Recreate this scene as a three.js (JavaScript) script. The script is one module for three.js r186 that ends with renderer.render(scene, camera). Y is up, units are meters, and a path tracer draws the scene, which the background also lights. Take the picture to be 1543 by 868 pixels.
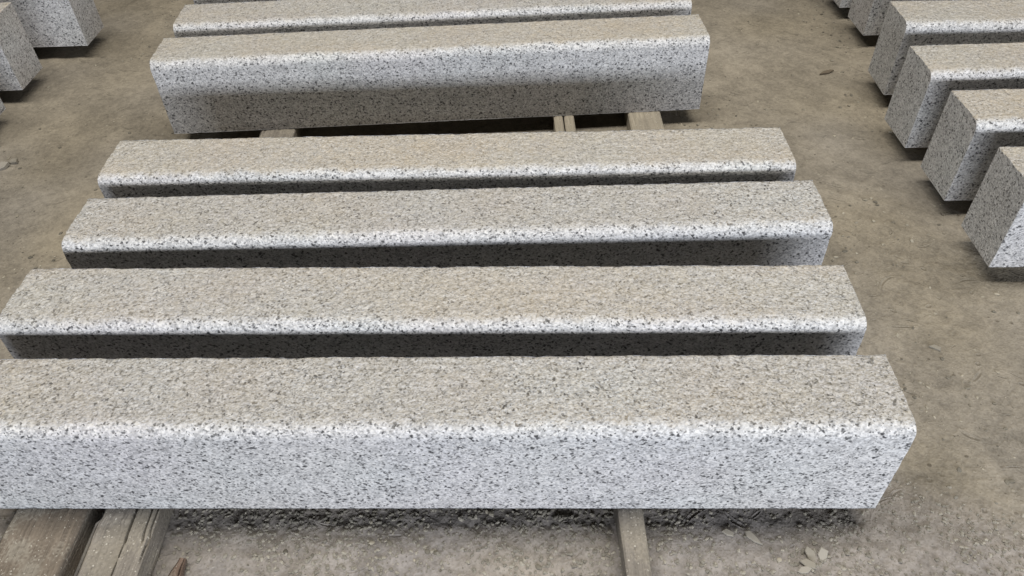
import * as THREE from 'three';
import { RectAreaLightUniformsLib } from 'three/addons/lights/RectAreaLightUniformsLib.js';
import { mergeGeometries } from 'three/addons/utils/BufferGeometryUtils.js';

// ------------------------------------------------------------------ camera, light, exposure
const scene = new THREE.Scene();
scene.background = new THREE.Color(0x000000);
const GY = -0.06;                                   // ground level; y = 0 is the top of the bearers
const camera = new THREE.PerspectiveCamera(41.195, 1543 / 868, 0.05, 60);
camera.position.set(0, 1.5461, 0);
camera.rotation.order = 'YXZ';
camera.rotation.set(-43.36 * Math.PI / 180, 0, -1.8208 * Math.PI / 180);
scene.add(camera);
RectAreaLightUniformsLib.init();
function areaLight(name, color, intensity, w, h, pos, target) {
  const l = new THREE.RectAreaLight(color, intensity, w, h);
  l.name = name; l.position.set(...pos); l.lookAt(...target); scene.add(l); return l;
}
// the wide open side of the shed behind the photographer: cool daylight coming in low
areaLight('shed_opening', new THREE.Color().setRGB(0.89, 0.93, 1.0), 26, 9.4, 0.8, [2.1, 1.7, 4.6], [2.1, 1.7, -3]);
// the long translucent roof strip over the blocks: softer, warmer daylight from above
areaLight('roof_light', new THREE.Color().setRGB(1.0, 0.95, 0.86), 14, 9, 1.8, [0, 7.0, -1.9], [0, 0, -1.9001]);
const renderer = new THREE.WebGLRenderer({ antialias: true });
renderer.toneMapping = THREE.LinearToneMapping;
renderer.toneMappingExposure = 0.93;
renderer.shadowMap.enabled = true;

// ------------------------------------------------------------------ noise and helpers
function rng(seed) { let a = seed >>> 0; return () => { a = (a + 0x6D2B79F5) >>> 0; let t = a; t = Math.imul(t ^ (t >>> 15), t | 1); t ^= t + Math.imul(t ^ (t >>> 7), t | 61); return ((t ^ (t >>> 14)) >>> 0) / 4294967296; }; }
const lerp = (a, b, t) => a + (b - a) * t, clamp = (x, a = 0, b = 1) => x < a ? a : x > b ? b : x;
const sstep = (a, b, x) => { const t = clamp((x - a) / (b - a)); return t * t * (3 - 2 * t); };
const TAB = (() => { const r = rng(77), t = new Float32Array(65536); for (let i = 0; i < 65536; i++) t[i] = r() * 2 - 1; return t; })();
function vnoise(x, y, px = 256, py = 256, s = 0) {  // value noise that repeats after px, py cells
  let xi = Math.floor(x), yi = Math.floor(y); const fx = x - xi, fy = y - yi;
  xi = ((xi % px) + px) % px; yi = ((yi % py) + py) % py;
  const x1 = (xi + 1) % px, y1 = (yi + 1) % py, h = (a, b) => TAB[((a * 73 + s * 7919) ^ (b * 4093 + s * 131)) * 2654435761 >>> 16 & 65535];
  const u = fx * fx * (3 - 2 * fx), v = fy * fy * (3 - 2 * fy);
  return lerp(lerp(h(xi, yi), h(x1, yi), u), lerp(h(xi, y1), h(x1, y1), u), v);
}
const fbm = (x, y, o = 3, s = 0) => { let a = 0, k = 0.5; for (let i = 0; i < o; i++) { a += k * vnoise(x, y, 4096, 4096, s + i * 5); x = x * 2.03 + 3.1; y = y * 2.03 + 7.7; k *= 0.5; } return a; };
const toS = (c) => { c = clamp(c); return 255 * (c <= 0.0031308 ? 12.92 * c : 1.055 * Math.pow(c, 1 / 2.4) - 0.055); };
function tex(data, w, h, srgb) {
  const t = new THREE.DataTexture(data, w, h, THREE.RGBAFormat); t.wrapS = t.wrapT = THREE.RepeatWrapping;
  t.magFilter = THREE.LinearFilter; t.minFilter = THREE.LinearMipmapLinearFilter; t.generateMipmaps = true; t.anisotropy = 8;
  if (srgb) t.colorSpace = THREE.SRGBColorSpace; t.needsUpdate = true; return t;
}
function pack(rgb, n) { const d = new Uint8Array(n * 4); for (let i = 0; i < n; i++) { d[i * 4] = toS(rgb[i * 3]); d[i * 4 + 1] = toS(rgb[i * 3 + 1]); d[i * 4 + 2] = toS(rgb[i * 3 + 2]); d[i * 4 + 3] = 255; } return d; }
function packH(h, n) { const d = new Uint8Array(n * 4); for (let i = 0; i < n; i++) { const v = clamp(h[i]) * 255; d[i * 4] = d[i * 4 + 1] = d[i * 4 + 2] = v; d[i * 4 + 3] = 255; } return d; }
const taken = {};
const numbered = (n) => { const k = taken[n] = (taken[n] ?? -1) + 1; return k ? `${n}_${String(k).padStart(3, '0')}` : n; };
function add(o, name, label, category, group) {
  o.name = numbered(name); o.userData.label = label; o.userData.category = category; if (group) o.userData.group = group;
  o.traverse((c) => { if (c.isMesh) c.castShadow = c.receiveShadow = true; }); scene.add(o); return o;
}
function structure(o, name) { o.name = name; o.userData.kind = 'structure'; o.receiveShadow = o.castShadow = true; scene.add(o); return o; }

// ------------------------------------------------------------------ granite
const L = 2.0104, W = 0.2, H = 0.2908, RAD = 0.034;
const ARC = RAD * Math.PI / 2, S_ARC = H - RAD, S_TOP = S_ARC + ARC, S_END = S_TOP + (W - RAD), S_ALL = S_END + H;   // texture rows: front, nosing, top, sawn end
function granite(seed, dusty, tone) {
  const w = 2048, h = 1024, n = w * h, r = rng(seed), du = L / w, dv = S_ALL / h;
  const rgb = new Float32Array(n * 3), hh = new Float32Array(n), dust = new Float32Array(w * h);
  const zone = (s) => s < S_TOP ? 0 : s < S_END ? 1 : 2;
  for (let j = 0; j < h; j++) for (let i = 0; i < w; i++) {
    const k = j * w + i, x = i * du, s = j * dv, q = i / w, z = zone(s);
    const sx = 1;                              
    const a = vnoise(q * 440 * sx, s / 0.0034, Math.round(440 * sx), 999, seed), b = vnoise(q * 800, s / 0.0021, 800, 999, seed + 3), c = vnoise(q * 90, s / 0.02, 90, 999, seed + 9);
    const slow = vnoise(q * 12, s / 0.13, 12, 99, seed + 20), slow2 = vnoise(q * 9, s / 0.19, 9, 99, seed + 27);
    let g = 0.50 + (z === 1 ? 0.17 : 0.09) * b + 0.05 * c;
    g -= 0.13 * sstep(0.15, 0.55, a + 0.25 * b);               // grey quartz grains
    g += 0.10 * sstep(0.2, 0.6, -a);                           // milky feldspar
    let R = g * (1 + 0.02 * slow), G = g, B = g * (1.015 - 0.02 * slow2);
    rgb[k * 3] = R; rgb[k * 3 + 1] = G; rgb[k * 3 + 2] = B;
    // settled stone dust on the split top: it stops raggedly where the nosing begins
    const edge = S_TOP - 0.013 + 0.007 * vnoise(q * 60, 3, 60, 99, seed + 31) + 0.006 * vnoise(q * 260, s / 0.008, 260, 999, seed + 33) + 0.004 * b;
    dust[k] = z === 1 || z === 0 ? sstep(edge - 0.016, edge + 0.012, s) * (dusty + 0.14 * c + 0.08 * slow + 0.34 * b) : 0.14 + 0.1 * slow;
    const pit = vnoise(q * 230, s / 0.0075, 230, 999, seed + 41), fine = vnoise(q * 560, s / 0.0034, 560, 999, seed + 43);
    hh[k] = z === 1 ? 0.55 + 0.27 * pit + 0.22 * fine + 0.08 * b : z === 2 ? 0.5 + 0.12 * fine + 0.08 * b : 0.5 + 0.10 * fine + 0.06 * b;
    if (z === 0) { const t = sstep(S_ARC + ARC * 0.3, S_TOP, s); hh[k] += t * (0.2 * pit + 0.14 * fine); }
  }
  function fleck(x, s, a, b, rot, dark, tint) {
    const ph = r() * 6.28, ph2 = r() * 6.28, cr = Math.cos(rot), sr = Math.sin(rot), R = a * 1.5;
    const i0 = Math.floor((x - R) / du), i1 = Math.ceil((x + R) / du), j0 = Math.max(0, Math.floor((s - R) / dv)), j1 = Math.min(h - 1, Math.ceil((s + R) / dv));
    for (let j = j0; j <= j1; j++) for (let i = i0; i <= i1; i++) {
      const dx = i * du - x, dy = j * dv - s, u = (dx * cr + dy * sr) / a, v = (-dx * sr + dy * cr) / b, th = Math.atan2(v, u);
      const d = Math.hypot(u, v) / (1 + 0.25 * Math.sin(2 * th + ph) + 0.2 * Math.sin(3 * th + ph2));
      const m = dark * sstep(1.15, 0.7, d); if (m <= 0) continue;
      const k = j * w + ((i % w) + w) % w;
      for (let c = 0; c < 3; c++) rgb[k * 3 + c] = lerp(rgb[k * 3 + c], tint[c], m);
    }
  }
  const black = [0.035, 0.036, 0.04], grey = [0.24, 0.245, 0.26], pale = [0.66, 0.655, 0.65];
  const area = L * S_ALL, pt = () => [r() * L, r() * S_ALL];
  const rotOf = (s) => zone(s) === 0 ? (r() - 0.5) * 1.8 : r() * 6.28;
  for (let i = 0; i < area / 0.00014; i++) { const [x, s] = pt(); fleck(x, s, 0.0024 + r() * 0.003, 0.0016 + r() * 0.002, r() * 6.28, 0.3 + r() * 0.4, pale); }
  for (let i = 0; i < area / 0.00007; i++) { const [x, s] = pt(); fleck(x, s, 0.0016 + r() * 0.0022, 0.0011 + r() * 0.0013, rotOf(s), 0.3 + r() * 0.45, grey); }
  for (let i = 0; i < area / 0.000085; i++) { const [x, s] = pt(); const m = Math.pow(r(), 3); fleck(x, s, 0.0014 + m * 0.0032, 0.0012 + m * 0.0022, rotOf(s), 0.5 + r() * 0.48, black); }
  for (let k = 0; k < n; k++) {
    const i = k % w, j = (k / w) | 0, s = j * dv, x = i * du, q = i / w, d = clamp(dust[k]);
    const t1 = vnoise(q * 7, s / 0.16, 7, 99, seed + 51), t2 = vnoise(q * 11, s / 0.1, 11, 99, seed + 57);
    const D = [0.365 + 0.012 * t1, 0.333 + 0.01 * t2, 0.278 - 0.016 * t1 + 0.014 * t2];
    const gr = tone + 0.22 * vnoise(q * 620, s / 0.0031, 620, 999, seed + 63) + 0.16 * vnoise(q * 300, s / 0.006, 300, 999, seed + 65);   // clumps of coarser and finer dust
    for (let c = 0; c < 3; c++) rgb[k * 3 + c] = lerp(rgb[k * 3 + c], D[c] * gr, d);
  }
  return new THREE.MeshStandardMaterial({ map: tex(pack(rgb, n), w, h, true), bumpMap: tex(packH(hh, n), w, h), bumpScale: 0.0045, roughness: 0.86, metalness: 0 });
}
function kerbGeometry(seed) {
  const rows = [];                                            // [y, z, ny, nz, s, rough]
  const nF = 14, nA = 9, nT = 40;
  for (let i = 0; i < nF; i++) { const y = S_ARC * i / nF; rows.push([y, W / 2, 0, 1, y, 0.12]); }
  for (let i = 0; i < nA; i++) { const t = i / nA, a = t * Math.PI / 2; rows.push([H - RAD + RAD * Math.sin(a), W / 2 - RAD + RAD * Math.cos(a), Math.sin(a), Math.cos(a), S_ARC + ARC * t, 0.12 + 0.6 * t * t]); }
  for (let i = 0; i <= nT; i++) { const t = i / nT; rows.push([H, W / 2 - RAD - (W - RAD) * t, 1, 0, S_TOP + (W - RAD) * t, 1]); }
  const back = [[H, -W / 2, 0, -1, 0.05, 1], [H - 0.01, -W / 2, 0, -1, 0.06, 0.4], [H / 2, -W / 2, 0, -1, 0.12, 0.2], [0, -W / 2, 0, -1, 0.25, 0.1]];
  const bottom = [[0, -W / 2, -1, 0, 0.02, 0], [0, 0, -1, 0, 0.12, 0], [0, W / 2, -1, 0, 0.22, 0]];
  const xs = []; const nx = 320; for (let i = 0; i <= nx; i++) xs.push(-L / 2 + L * i / nx);
  xs.splice(1, 0, -L / 2 + 0.0025); xs.splice(xs.length - 1, 0, L / 2 - 0.0025);
  function point(x, [y, z, ny, nz, s, rough], end) {
    const u = x + 40 + seed * 3.7, v = s + seed;
    let d = rough * (0.0012 * fbm(u / 0.035, v / 0.03, 2, seed) + 0.0022 * fbm(u / 0.011, v / 0.010, 2, seed + 2)) + 0.0007 * fbm(u / 0.3, v / 0.15, 2, seed + 4);
    let cut = 0;
    if (Math.abs(z + W / 2) < 0.0005 && y > H - 0.001) cut = 0.0012 + 0.0035 * Math.pow(clamp(0.5 + fbm(u / 0.03, 5.5, 2, seed + 6)), 3);   // crumbled back arris
    if (Math.abs(z - W / 2) < 0.0005 && y < 0.0005) cut = 0.0008 + 0.002 * Math.pow(clamp(0.5 + fbm(u / 0.02, 8.5, 2, seed + 7)), 3);
    if (end) cut += 0.0009 + 0.004 * Math.pow(clamp(0.5 + fbm(s / 0.02 + 9, end * 3.3, 2, seed + 8)), 3);
    let Y = y + ny * (d - cut), Z = z + nz * (d - cut);
    if (y < 0.0005 && ny === 0) Y = 0;
    return [x, Math.max(Y, 0), Z];
  }
  function strip(list) {
    const p = [], uv = [], idx = [], m = list.length;
    xs.forEach((x, i) => { const end = i === 0 ? -1 : i === xs.length - 1 ? 1 : 0; for (const rr of list) { p.push(...point(x, rr, end)); uv.push((x + L / 2) / L + seed * 0.37, rr[4] / S_ALL); } });
    for (let i = 0; i + 1 < xs.length; i++) for (let j = 0; j + 1 < m; j++) { const a = i * m + j, b = a + m; idx.push(a, b, a + 1, b, b + 1, a + 1); }
    const g = new THREE.BufferGeometry(); g.setAttribute('position', new THREE.Float32BufferAttribute(p, 3)); g.setAttribute('uv', new THREE.Float32BufferAttribute(uv, 2)); g.setIndex(idx); g.computeVertexNormals(); return g;
  }
  function cap(side) {
    const x = side * L / 2, p = [], uv = [], idx = [], ring = [...rows, ...back.slice(1, 3), back[3]].map((rr) => point(x, rr, side));
    const put = (a) => { p.push(...a); uv.push((a[2] + W / 2 + (side > 0 ? 0.31 : 1.17) + seed * 0.05) / L, (S_END + 0.0005 + a[1] * 0.995) / S_ALL); };
    put([x, H / 2, 0]); ring.forEach(put);
    for (let i = 0; i < ring.length; i++) { const a = 1 + i, b = 1 + (i + 1) % ring.length; side > 0 ? idx.push(0, b, a) : idx.push(0, a, b); }
    const g = new THREE.BufferGeometry(); g.setAttribute('position', new THREE.Float32BufferAttribute(p, 3)); g.setAttribute('uv', new THREE.Float32BufferAttribute(uv, 2)); g.setIndex(idx); g.computeVertexNormals(); return g;
  }
  return mergeGeometries([strip(rows), strip(back), strip(bottom), cap(-1), cap(1)]);
}
const stone = [granite(11, 0.40, 0.84), granite(23, 0.46, 0.97), granite(37, 0.6, 1.04)], shape = [kerbGeometry(1), kerbGeometry(2), kerbGeometry(3)];
// blocks: end = which end was measured, x/z of that end's front bottom corner, turn
const blocks = [
  ['R', 0.793, -0.885, -0.0353, 0, 0, 'granite kerb block nearest the camera, its whole pale front face in full light', 'long kerb blocks in the middle row'],
  ['R', 0.798, -1.175, -0.0408, 1, 1, 'granite kerb block directly behind the nearest one, both ends in view, dark gap before it', 'long kerb blocks in the middle row'],
  ['R', 0.837, -1.527, -0.0102, 0, 2, 'third granite kerb block of the middle row counted from the camera', 'long kerb blocks in the middle row'],
  ['R', 0.821, -1.800, -0.0218, 2, 1, 'fourth granite kerb block from the camera, the last before the wide gap with bearers', 'long kerb blocks in the middle row'],
  ['R', 0.745, -2.608, 0.0295, 2, 0, 'granite kerb block behind the wide gap, half its front face in shadow', 'long kerb blocks in the middle row'],
  ['R', 0.739, -2.918, 0.0353, 1, 0, 'granite kerb block touching the top edge of the photo, tucked close behind another', 'long kerb blocks in the middle row'],
  ['R', 0.722, -3.235, 0.0353, 0, 2, 'farthest middle granite block, only a dark sliver showing at the top edge', 'long kerb blocks in the middle row'],
  ['L', 1.413, -1.660, -0.0326, 2, 0, 'nearest granite kerb block of the right row, cut off by the right edge', 'kerb block ends in the right row'],
  ['L', 1.422, -1.986, -0.0135, 2, 2, 'second granite kerb block from the front in the right row', 'kerb block ends in the right row'],
  ['L', 1.416, -2.299, -0.0038, 2, 1, 'third granite kerb block from the front in the right row', 'kerb block ends in the right row'],
  ['L', 1.480, -2.671, -0.0482, 2, 0, 'fourth granite kerb block of the right row, its top meeting the photo\'s top edge', 'kerb block ends in the right row'],
  ['L', 1.582, -3.185, 0.0006, 1, 2, 'fifth block of the right row, only its lower end showing at the top edge', 'kerb block ends in the right row'],
  ['L', 1.575, -3.477, 0.0, 0, 1, 'farthest block of the right row, a small corner at the top edge', 'kerb block ends in the right row'],
  ['R', -1.891, -3.328, -0.0042, 1, 2, 'farther granite block end at the top left corner, hanging over its dark shadow', 'kerb block ends in the left row'],
  ['R', -2.012, -2.931, 0.0017, 2, 0, 'granite block end cut off by the left edge, just below the top left corner', 'kerb block ends in the left row'],
  ['R', -2.014, -2.586, 0.0, 0, 2, 'lowest left block, only a tiny corner at the left edge', 'kerb block ends in the left row'],
];
for (const [end, x, z, turn, m, g, label, group] of blocks) {
  const o = new THREE.Mesh(shape[g], stone[m]);
  const dx = [Math.cos(turn), -Math.sin(turn)], dn = [-Math.sin(turn), -Math.cos(turn)], s = end === 'R' ? -L / 2 : L / 2;
  o.position.set(x + dx[0] * s + dn[0] * W / 2, 0, z + dx[1] * s + dn[1] * W / 2); o.rotation.y = turn;
  add(o, 'granite_kerb_block', label, 'stone block', group);
}

// ------------------------------------------------------------------ ground
function groundMaterial() {
  const w = 2048, h = 2048, n = w * h, T = 3.2, r = rng(5), rgb = new Float32Array(n * 3), hh = new Float32Array(n);
  const N = (q, p, m, s) => vnoise(q * m, p * m, m, m, s);
  for (let j = 0; j < h; j++) for (let i = 0; i < w; i++) {
    const k = j * w + i, q = i / w, p = j / h;
    const a = N(q, p, 7, 1), b = N(q, p, 23, 2), c = N(q, p, 90, 3), d = N(q, p, 300, 4), e = N(q, p, 900, 5);
    const g = 0.245 + 0.018 * a + 0.03 * b + 0.03 * c + 0.032 * d + 0.034 * e;
    const hue = 0.5 + 0.5 * N(q, p, 13, 8);
    rgb[k * 3] = g * lerp(1.10, 1.06, hue); rgb[k * 3 + 1] = g * 0.97; rgb[k * 3 + 2] = g * lerp(0.77, 0.86, hue);
    hh[k] = 0.5 + 0.12 * b + 0.13 * c + 0.09 * d + 0.08 * e;
  }
  for (let i = 0; i < 5200; i++) {                            // grit: pale and dark grains trodden into the dirt
    const x = r() * w, y = r() * h, R = 0.7 + Math.pow(r(), 5) * 2.6, pale = r() < 0.55, al = 0.25 + r() * 0.5;
    for (let jj = Math.floor(y - R - 1); jj <= y + R + 1; jj++) for (let ii = Math.floor(x - R - 1); ii <= x + R + 1; ii++) {
      const m = al * sstep(R + 0.7, R - 0.5, Math.hypot(ii - x, (jj - y) * 1.2)); if (m <= 0) continue;
      const k = ((jj + h) % h) * w + ((ii + w) % w);
      const C = pale ? [0.42, 0.39, 0.33] : [0.09, 0.075, 0.055]; for (let c = 0; c < 3; c++) rgb[k * 3 + c] = lerp(rgb[k * 3 + c], C[c], m);
      hh[k] += m * 0.3;
    }
  }
  for (let i = 0; i < 1000; i++) {                             // scrapes and gouges: a dent with a raised lip, dug out at random
    const x = r() * w, y = r() * h, a = 4 + 26 * Math.pow(r(), 3), b = 1.6 + 4 * Math.pow(r(), 2), rot = (r() - 0.5) * 1.6, dp = 0.25 + 0.4 * r(), cr = Math.cos(rot), sr = Math.sin(rot), bend = (r() - 0.5) * 0.03;
    for (let jj = Math.floor(y - a * 1.3); jj <= y + a * 1.3; jj++) for (let ii = Math.floor(x - a * 1.3); ii <= x + a * 1.3; ii++) {
      const dx = ii - x, dy = jj - y, u = dx * cr + dy * sr, v = -dx * sr + dy * cr + bend * u * u, e = Math.hypot(u / a, v / b); if (e > 1.8) continue;
      hh[((jj + h) % h) * w + ((ii + w) % w)] += -dp * sstep(1.0, 0.3, e) + 0.35 * dp * sstep(1.8, 1.25, e) * sstep(0.8, 1.2, e);
    }
  }
  return new THREE.MeshStandardMaterial({ map: tex(pack(rgb, n), w, h, true), bumpMap: tex(packH(hh, n), w, h), bumpScale: 0.0065, roughness: 0.95, vertexColors: true });
}
const gritty = (x, z) => { // the loose rough screed in front of the nearest block and towards the lower right
  const n = 0.25 * fbm(x * 2.2 + 9, z * 2.2, 3, 61);
  const b = -1.24 + 0.34 * sstep(0.85, 1.25, x); return sstep(b, b + 0.16, z + n); };
function groundHeight(x, z) {
  const g = gritty(x, z);
  let y = 0.010 * fbm(x * 1.1 + 2, z * 1.1, 2, 63) + 0.0032 * fbm(x * 9, z * 9, 3, 65) * (0.6 + g);
  y += g * (0.0050 * fbm(x * 32, z * 32, 3, 67) + 0.0020 * fbm(x * 75, z * 75, 2, 69));
  const sw = vnoise(x * 3 + 5, z * 3, 4096, 4096, 71); y += (1 - g) * 0.0036 * Math.pow(0.5 + 0.5 * Math.sin((Math.hypot(x - 2.6, z + 3.9) + 0.06 * sw) * 55), 3) * sstep(0.1, 0.5, vnoise(x * 1.7, z * 1.7 + 4, 4096, 4096, 73));
  return GY + y - 0.004;
}
{
  const axis = (a, b, step, A, B) => { const o = [A]; for (let t = A, d = 1.5; t + d < a; d *= 0.7) { t += d; if (d > 0.05) o.push(t); else break; } for (let t = a; t <= b; t += step) o.push(t); let t = b, d = 0.06; while (t + d < B) { t += d; o.push(t); d *= 1.5; } o.push(B); return o; };
  const X = axis(-3.1, 3.1, 0.008, -9, 9), Z = [...axis(-4.6, -1.3, 0.011, -10, -1.295), ...axis(-1.288, -0.45, 0.005, -1.2881, 7).slice(1)].filter((v, i, a) => !i || v > a[i - 1] + 1e-4), p = [], uv = [], col = [], idx = [];
  for (const z of Z) for (const x of X) {
    p.push(x, groundHeight(x, z), z); uv.push(x / 3.2, -z / 3.2);
    const g = gritty(x, z), t = 1 + 0.24 * fbm(x * 0.9 + 3, z * 0.9, 3, 75) + 0.2 * fbm(x * 4.1, z * 4.1 + 8, 3, 77);
    col.push(t * lerp(0.93, 0.97, g), t * lerp(0.92, 0.98, g), t * lerp(0.88, 1.06, g));
  }
  const m = X.length;
  for (let j = 0; j + 1 < Z.length; j++) for (let i = 0; i + 1 < m; i++) { const a = j * m + i; idx.push(a, a + m, a + 1, a + 1, a + m, a + m + 1); }
  const g = new THREE.BufferGeometry(); g.setAttribute('position', new THREE.Float32BufferAttribute(p, 3)); g.setAttribute('uv', new THREE.Float32BufferAttribute(uv, 2)); g.setAttribute('color', new THREE.Float32BufferAttribute(col, 3)); g.setIndex(idx); g.computeVertexNormals();
  structure(new THREE.Mesh(g, groundMaterial()), 'ground');
}

// ------------------------------------------------------------------ timber bearers
function woodMaterial(seed, base, grit) {
  const w = 512, h = 2048, n = w * h, r = rng(seed), rgb = new Float32Array(n * 3), hh = new Float32Array(n);   // u across 0.25 m, v along 1 m
  for (let j = 0; j < h; j++) for (let i = 0; i < w; i++) {
    const k = j * w + i, q = i / w, p = j / h, wob = 0.02 * vnoise(q * 3, p * 5, 3, 5, seed);
    const a = vnoise((q + wob) * 40, p * 6, 40, 6, seed + 1), b = vnoise((q + wob) * 120, p * 20, 120, 20, seed + 2), c = vnoise(q * 60, p * 240, 60, 240, seed + 3), d = vnoise(q * 5, p * 20, 5, 20, seed + 4);
    const dustq = sstep(-0.3, 0.5, d + 0.4 * c);
    const g = 1 + 0.18 * a + 0.14 * b + 0.10 * c;
    const D = [0.235, 0.212, 0.175];
    for (let e = 0; e < 3; e++) rgb[k * 3 + e] = lerp(base[e] * g, D[e] * (1 + 0.15 * c), grit * dustq);
    hh[k] = 0.5 + 0.18 * a + 0.16 * b + 0.14 * c;
  }
  for (let i = 0; i < 3200 * grit; i++) {
    const x = r() * w, y = r() * h, R = 0.9 + Math.pow(r(), 4) * 3.6, al = 0.4 + r() * 0.5;
    for (let jj = Math.floor(y - R - 1); jj <= y + R + 1; jj++) for (let ii = Math.floor(x - R - 1); ii <= x + R + 1; ii++) { const m = al * sstep(R + 0.7, R - 0.5, Math.hypot(ii - x, jj - y)); if (m <= 0) continue; const k = ((jj + h) % h) * w + ((ii + w) % w); rgb[k * 3] = lerp(rgb[k * 3], 0.5, m); rgb[k * 3 + 1] = lerp(rgb[k * 3 + 1], 0.47, m); rgb[k * 3 + 2] = lerp(rgb[k * 3 + 2], 0.41, m); hh[k] += 0.3 * m; }
  }
  return new THREE.MeshStandardMaterial({ map: tex(pack(rgb, n), w, h, true), bumpMap: tex(packH(hh, n), w, h), bumpScale: 0.003, roughness: 0.93 });
}
const oldWood = woodMaterial(101, [0.155, 0.128, 0.10], 0.8), greyWood = woodMaterial(117, [0.20, 0.18, 0.155], 0.8), paleWood = woodMaterial(131, [0.33, 0.295, 0.235], 0.5), redWood = woodMaterial(149, [0.15, 0.105, 0.08], 0.5);
// a bearer runs from (x0, z0) to (x1, z1) along its centre line; cracks: [t across -0.5..0.5, from z, to z, width, depth]
function bearer({ x0, z0, x1, z1, w, h, y = 0, wear = 0.004, seed = 1, cracks = [], step = null, cell = 0.004, top = null, taper = 0 }) {
  const len = Math.hypot(x1 - x0, z1 - z0), nL = Math.max(2, Math.round(len / 0.011)), nT = Math.max(4, Math.round(w / cell)), nS = 6, R = 0.006;
  const ux = (x1 - x0) / len, uz = (z1 - z0) / len, px = -uz, pz = ux;                     // px,pz: across, to the right looking back
  const ring = [];                                                                          // closed loop: t across, yy, kind, v
  for (let i = 0; i <= nS; i++) ring.push([-0.5, i / nS, 's', 0.10 - 0.10 * (1 - i / nS)]);
  for (let i = 0; i <= nT; i++) ring.push([-0.5 + i / nT, 1, 't', 0.1 + w * i / nT]);
  for (let i = 0; i <= nS; i++) ring.push([0.5, 1 - i / nS, 's', 0.1 + w + 0.1 * i / nS]);
  const p = [], uv = [], idx = [], m = ring.length + 2;
  for (let k = 0; k <= nL; k++) {
    const d = len * k / nL, cx = x0 + ux * d, cz = z0 + uz * d;
    const pts = ring.map(([t, yy, kind, v]) => {
      let wl = w, Y = yy * h, T = t;
      const ed = Math.min(0.5 - t, 0.5 + t) * w;
      if (kind === 't') {
        if (ed < R) Y -= (R - Math.sqrt(Math.max(0, R * R - (R - ed) * (R - ed)))) ;
        const support = top ? top(cz) : 0;                                                 // under a block the top stays flat and does not poke through
        Y -= wear * (0.5 + 0.5 * fbm(d * 6, t * 5, 2, seed)) * (1 - support) * 0.8 + 0.0008 * (1 + vnoise(d * 12, t * w * 260, 4096, 4096, seed + 2));
        for (const [tc, za, zb, cw, cd, slope = 0, wig = 0.004] of cracks) { const zc = cz; if (zc < Math.min(za, zb) - 0.02 || zc > Math.max(za, zb) + 0.02) continue; const fade = sstep(0, 0.05, Math.min(Math.max(za, zb) - zc, zc - Math.min(za, zb))); const off = (t - tc) * w - slope * (zc - za) - wig * fbm(zc * 22, seed, 2, seed + 5); Y -= cd * fade * (1 - sstep(cw * 0.4, cw, Math.abs(off))); }
        if (step && t < step.t && cz > step.z + step.k * (t + 0.5)) Y -= step.d * sstep(step.t, step.t - 0.05, t);
      } else { Y = yy * h - (yy === 1 ? R : 0); T += Math.sign(t) * (0.002 * fbm(d * 9, yy * 3, 2, seed + 8) + 0.0016 * vnoise(d * 5, yy * 22, 4096, 4096, seed + 9)) / w; }
      if (step && t < 0 && cz > step.z) T -= step.out / w * clamp((0.1 - t) * 2);
      if (taper) { const e = sstep(len - 0.07, len, d); T = lerp(T, T * 0.35 - 0.2 + 0.1 * fbm(d * 90, 3.1, 2, seed), e * taper); Y = lerp(Y, Y * 0.5, e * taper); }
      const off = T * wl + 0.003 * fbm(d * 2.5, seed, 2, seed + 12);
      return [cx + px * off, y - h + Math.max(0, Y), cz + pz * off, v, d];
    });
    const a = pts[pts.length - 1], b = pts[0]; pts.push([a[0], y - h, a[2], 0.4, d], [b[0], y - h, b[2], 0.6, d]);
    for (const q of pts) { p.push(q[0], q[1], q[2]); uv.push(q[3] / 0.25, q[4]); }
  }
  for (let k = 0; k < nL; k++) for (let i = 0; i < m; i++) { const a = k * m + i, b = k * m + (i + 1) % m; idx.push(a, b, a + m, b, b + m, a + m); }
  const capAt = (k, flip) => { const c = p.length / 3; let sx = 0, sy = 0, sz = 0; const base = k * m; for (let i = 0; i < m; i++) { sx += p[(base + i) * 3]; sy += p[(base + i) * 3 + 1]; sz += p[(base + i) * 3 + 2]; } p.push(sx / m, sy / m, sz / m); uv.push(0.5, 0.5); for (let i = 0; i < m; i++) { const q = p.length / 3; } for (let i = 0; i < m; i++) { const a = base + i, b = base + (i + 1) % m; flip ? idx.push(c, a, b) : idx.push(c, b, a); } };
  capAt(0, false); capAt(nL, true);
  const g = new THREE.BufferGeometry(); g.setAttribute('position', new THREE.Float32BufferAttribute(p, 3)); g.setAttribute('uv', new THREE.Float32BufferAttribute(uv, 2)); g.setIndex(idx);
  return creased(g);
}
function creased(g) { g = g.toNonIndexed(); g.computeVertexNormals();
  const P = g.attributes.position, N = g.attributes.normal, map = new Map(), key = (i) => `${Math.round(P.getX(i) * 1e5)},${Math.round(P.getY(i) * 1e5)},${Math.round(P.getZ(i) * 1e5)}`;
  const ks = []; for (let i = 0; i < P.count; i++) { const k = key(i); ks.push(k); let l = map.get(k); if (!l) map.set(k, l = []); l.push(i); }
  const out = new Float32Array(N.array.length);
  for (let i = 0; i < P.count; i++) { let x = 0, y = 0, z = 0; const a = N.getX(i), b = N.getY(i), c = N.getZ(i); for (const j of map.get(ks[i])) { const d = N.getX(j), e = N.getY(j), f = N.getZ(j); if (a * d + b * e + c * f > 0.6) { x += d; y += e; z += f; } } const l = Math.hypot(x, y, z) || 1; out[i * 3] = x / l; out[i * 3 + 1] = y / l; out[i * 3 + 2] = z / l; }
  g.setAttribute('normal', new THREE.BufferAttribute(out, 3)); return g; }
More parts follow.
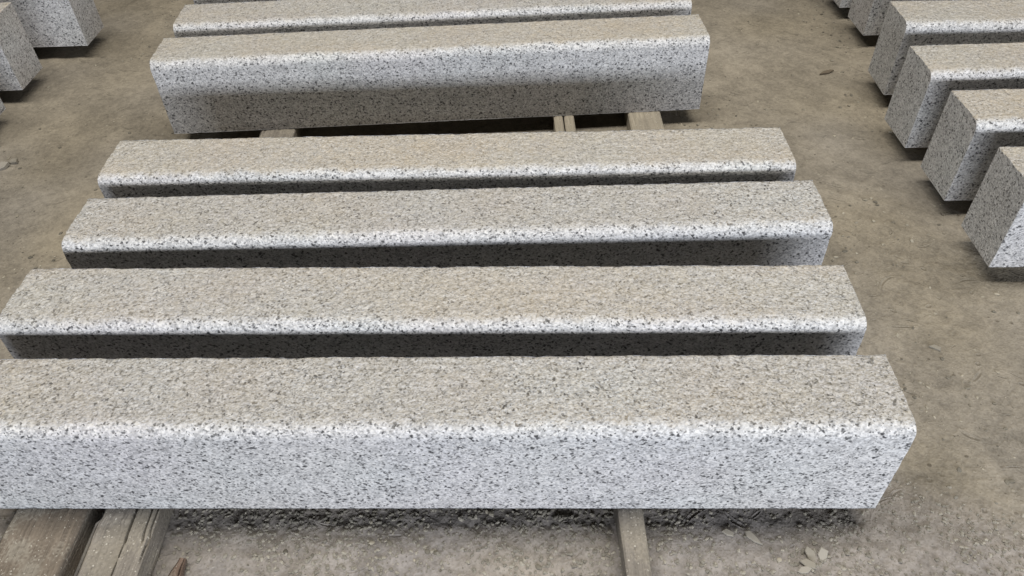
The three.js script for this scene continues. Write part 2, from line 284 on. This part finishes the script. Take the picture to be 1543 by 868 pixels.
const under = (z) => (z < -0.87 && z > -2.02) || z < -2.59 ? 1 : 0;
function placeBearer(spec, mat, label) { const o = new THREE.Mesh(bearer({ h: -GY + 0.006, top: under, ...spec }), mat); return add(o, 'timber_bearer', label, 'timber', 'timber bearers under the blocks'); }
placeBearer({ x0: -1.085, z0: -0.55, x1: -1.03, z1: -2.05, w: 0.165, seed: 3, wear: 0.006 }, oldWood, 'wide worn timber bearer at the bottom left corner, dusted with grit');
placeBearer({ x0: -0.885, z0: -0.55, x1: -0.868, z1: -3.5, w: 0.128, seed: 7, wear: 0.005, cell: 0.0025, cracks: [[0.08, -1.0, -0.5, 0.0028, 0.03, -0.02], [0.33, -1.0, -0.845, 0.002, 0.02, 0.03], [0.44, -1.0, -0.80, 0.0018, 0.015, 0.02]], step: { t: 0.06, z: -0.922, k: 0.022, d: 0.010, out: 0.010 } }, greyWood, 'cracked grey timber bearer at bottom left with a long split along its top');
placeBearer({ x0: 0.249, z0: -0.55, x1: 0.249, z1: -2.25, w: 0.056, seed: 12, wear: 0.003 }, greyWood, 'narrow dusty batten coming out from under the nearest block');
placeBearer({ x0: 0.199, z0: -2.33, x1: 0.199, z1: -3.5, w: 0.034, seed: 15, wear: 0.002 }, paleWood, 'left one of two thin pale battens side by side in the wide gap');
placeBearer({ x0: 0.239, z0: -2.30, x1: 0.239, z1: -3.5, w: 0.038, seed: 18, wear: 0.002 }, paleWood, 'right one of two thin pale battens side by side in the wide gap');
placeBearer({ x0: 0.525, z0: -2.28, x1: 0.545, z1: -3.5, w: 0.125, seed: 21, wear: 0.002 }, paleWood, 'wide pale board under the right end of the block behind the gap');
placeBearer({ x0: 1.78, z0: -1.5, x1: 1.86, z1: -3.85, w: 0.1, seed: 25, top: null }, oldWood, 'timber under the left ends of the right row of blocks');
placeBearer({ x0: 3.1, z0: -1.5, x1: 3.1, z1: -3.85, w: 0.1, seed: 27, top: null }, oldWood, 'timber under the far ends of the right row of blocks');
placeBearer({ x0: -2.35, z0: -2.35, x1: -2.3, z1: -3.6, w: 0.1, seed: 29, top: null }, oldWood, 'timber under the right ends of the left row of blocks');
placeBearer({ x0: -3.7, z0: -2.35, x1: -3.7, z1: -3.6, w: 0.1, seed: 31, top: null }, oldWood, 'timber under the far ends of the left row of blocks');

// ------------------------------------------------------------------ loose things on the ground
function crumb(seed, flat = 0.6, rough = 0.35) {
  const g = new THREE.IcosahedronGeometry(1, 1), P = g.attributes.position;
  for (let i = 0; i < P.count; i++) { const x = P.getX(i), y = P.getY(i), z = P.getZ(i), k = 1 + rough * fbm(x * 1.3 + seed * 7 + 20, y * 1.3 + z * 1.7 + 20, 2, seed + 80); P.setXYZ(i, x * k, y * k * flat, z * k); }
  g.computeVertexNormals(); return g;
}
{
  const r = rng(901), M4 = new THREE.Matrix4(), Q = new THREE.Quaternion(), E3 = new THREE.Euler(), C = new THREE.Color();
  function scatter(name, label, count, geo, mat, pick) {
    const o = new THREE.InstancedMesh(geo, mat, count);
    for (let i = 0; i < count; i++) {
      let x, z, s, c; do { [x, z, s, c] = pick(); } while (x === null);
      E3.set((r() - 0.5) * 0.7, r() * 6.28, (r() - 0.5) * 0.7); Q.setFromEuler(E3);
      M4.compose(new THREE.Vector3(x, groundHeight(x, z) + s[1] * 0.25, z), Q, new THREE.Vector3(...s)); o.setMatrixAt(i, M4); o.setColorAt(i, C.setRGB(...c));
    }
    o.userData.kind = 'stuff'; add(o, name, label, 'grit'); 
  }
  const gm = new THREE.MeshStandardMaterial({ color: 0xffffff, roughness: 0.95 });
  scatter('loose_grit', 'fine gritty stone crumbs covering the rough ground before the nearest block', 28000, crumb(3, 0.6, 0.6), gm, () => {
    const x = -1.3 + r() * 2.75, z = -1.3 + r() * 0.67; if (r() > gritty(x, z) * (0.35 + 0.65 * sstep(-0.3, 0.3, fbm(x * 6, z * 6, 2, 91)))) return [null];
    const s = 0.0009 + 0.0040 * Math.pow(r(), 5), t = 0.17 + 0.13 * Math.pow(r(), 1.8); return [x, z, [s * (1 + 0.4 * r()), s, s], [t * 1.08, t, t * 0.84]]; });
  scatter('dirt_crumbs', 'scattered dirt crumbs and stone grains on the dusty aisles', 11000, crumb(5), gm, () => {
    const x = -2.9 + r() * 5.8, z = -4.4 + r() * 3.6; if (r() > 0.08 + 0.92 * sstep(0.02, 0.35, fbm(x * 2.6 + 3, z * 2.6, 3, 93))) return [null];
    const s = 0.0011 + 0.0046 * Math.pow(r(), 7), d = r(), t = d < 0.55 ? 0.1 + 0.08 * r() : 0.2 + 0.13 * r(); return [x, z, [s * (1 + 0.7 * r()), s, s], [t * 1.1, t, t * 0.8]]; });
}
function flake(seed, pts, th) {                                // a thin broken flake: outline with a bevelled rim
  const sh = new THREE.Shape(pts.map(([x, y]) => new THREE.Vector2(x, y)));
  const g = new THREE.ExtrudeGeometry(sh, { depth: th, bevelEnabled: true, bevelThickness: th * 0.35, bevelSize: th * 0.4, bevelSegments: 1 }); g.rotateX(-Math.PI / 2); return g;
}
const chipMat = new THREE.MeshStandardMaterial({ color: new THREE.Color().setRGB(0.29, 0.268, 0.23), roughness: 0.85 }), chipMat2 = new THREE.MeshStandardMaterial({ color: new THREE.Color().setRGB(0.235, 0.215, 0.178), roughness: 0.9 });
for (const [x, z, turn, tilt, pts, th, mt, label] of [
  [0.471, -0.871, -0.5, 0.1, [[-0.011, -0.003], [-0.006, 0.006], [0.010, 0.004], [0.012, -0.003], [0, -0.006]], 0.004, chipMat, 'small pale stone chip left of the long pointed one'],
  [0.525, -0.857, -0.75, 0.15, [[-0.020, 0.002], [-0.014, 0.009], [0.002, 0.006], [0.022, -0.001], [0.006, -0.005], [-0.012, -0.005]], 0.004, chipMat, 'long pointed pale stone chip in front of the nearest block'],
  [0.640, -0.812, 1.9, 0.25, [[-0.018, 0], [-0.006, 0.009], [0.012, 0.007], [0.018, 0], [0.004, -0.009], [-0.012, -0.006]], 0.004, chipMat2, 'leaf shaped stone flake, upper left of the cluster of four'],
  [0.664, -0.809, 0.9, 0.3, [[-0.014, -0.004], [-0.004, 0.008], [0.012, 0.009], [0.013, -0.005], [0, -0.009]], 0.004, chipMat, 'angular pale stone flake, upper right of the cluster of four'],
  [0.626, -0.790, -0.4, 0.15, [[-0.015, 0], [-0.004, 0.008], [0.014, 0.005], [0.016, -0.005], [0, -0.008]], 0.005, chipMat2, 'dull stone flake in the middle of the cluster of four'],
  [0.616, -0.776, 0.1, 0.1, [[-0.014, -0.001], [-0.006, 0.006], [0.008, 0.006], [0.015, 0.001], [0.004, -0.006], [-0.009, -0.005]], 0.004, chipMat, 'oval pale stone flake, lowest of the cluster of four'],
  [0.806, -1.330, 0.05, 0.05, [[-0.026, 0.004], [-0.022, 0.008], [0, 0.003], [0.022, 0.007], [0.026, 0.003], [0.004, -0.004]], 0.003, chipMat2, 'thin curved sliver lying right of the second block\'s end'],
  [1.166, -1.405, -0.6, 0.1, [[-0.013, -0.003], [-0.004, 0.007], [0.012, 0.006], [0.014, -0.004]], 0.004, chipMat2, 'small dull chip on the right aisle below the right row'],
  [-1.90, -2.452, 0.7, 0.2, [[-0.018, -0.008], [-0.012, 0.010], [0.010, 0.012], [0.019, -0.002], [0.004, -0.012]], 0.012, chipMat, 'larger pale stone lump of the pair at the left edge'],
  [-1.872, -2.482, 0.1, 0.2, [[-0.012, -0.006], [-0.006, 0.008], [0.010, 0.007], [0.012, -0.006]], 0.010, chipMat2, 'smaller stone lump of the pair at the left edge'],
  [1.363, -2.965, 0.2, 0.1, [[-0.030, -0.004], [-0.010, 0.006], [0.020, 0.008], [0.032, 0.002], [0.006, -0.007]], 0.006, new THREE.MeshStandardMaterial({ color: new THREE.Color().setRGB(0.13, 0.105, 0.075), roughness: 0.95 }), 'dark flat clod on the right aisle beside the fourth block'],
]) {
  const o = new THREE.Mesh(flake(1, pts, th), mt); o.position.set(x, groundHeight(x, z) + 0.0015, z); o.rotation.set(tilt, turn, tilt * 0.6); add(o, label.includes('clod') ? 'dirt_clod' : 'stone_chip', label, label.includes('clod') ? 'clod' : 'stone chip', label.includes('clod') ? undefined : 'stone chips lying on the ground');
}
{ const o = new THREE.Mesh(bearer({ x0: -0.778, z0: -0.60, x1: -0.748, z1: -0.845, w: 0.034, h: 0.03, y: GY + 0.028, seed: 44, taper: 0.9, wear: 0.008, cell: 0.002, cracks: [[0.2, -0.9, -0.5, 0.002, 0.012, 0.02]] }), redWood); add(o, 'broken_board', 'short splintered reddish piece of board at the bottom edge beside the cracked bearer', 'wood scrap'); }

renderer.render(scene, camera);
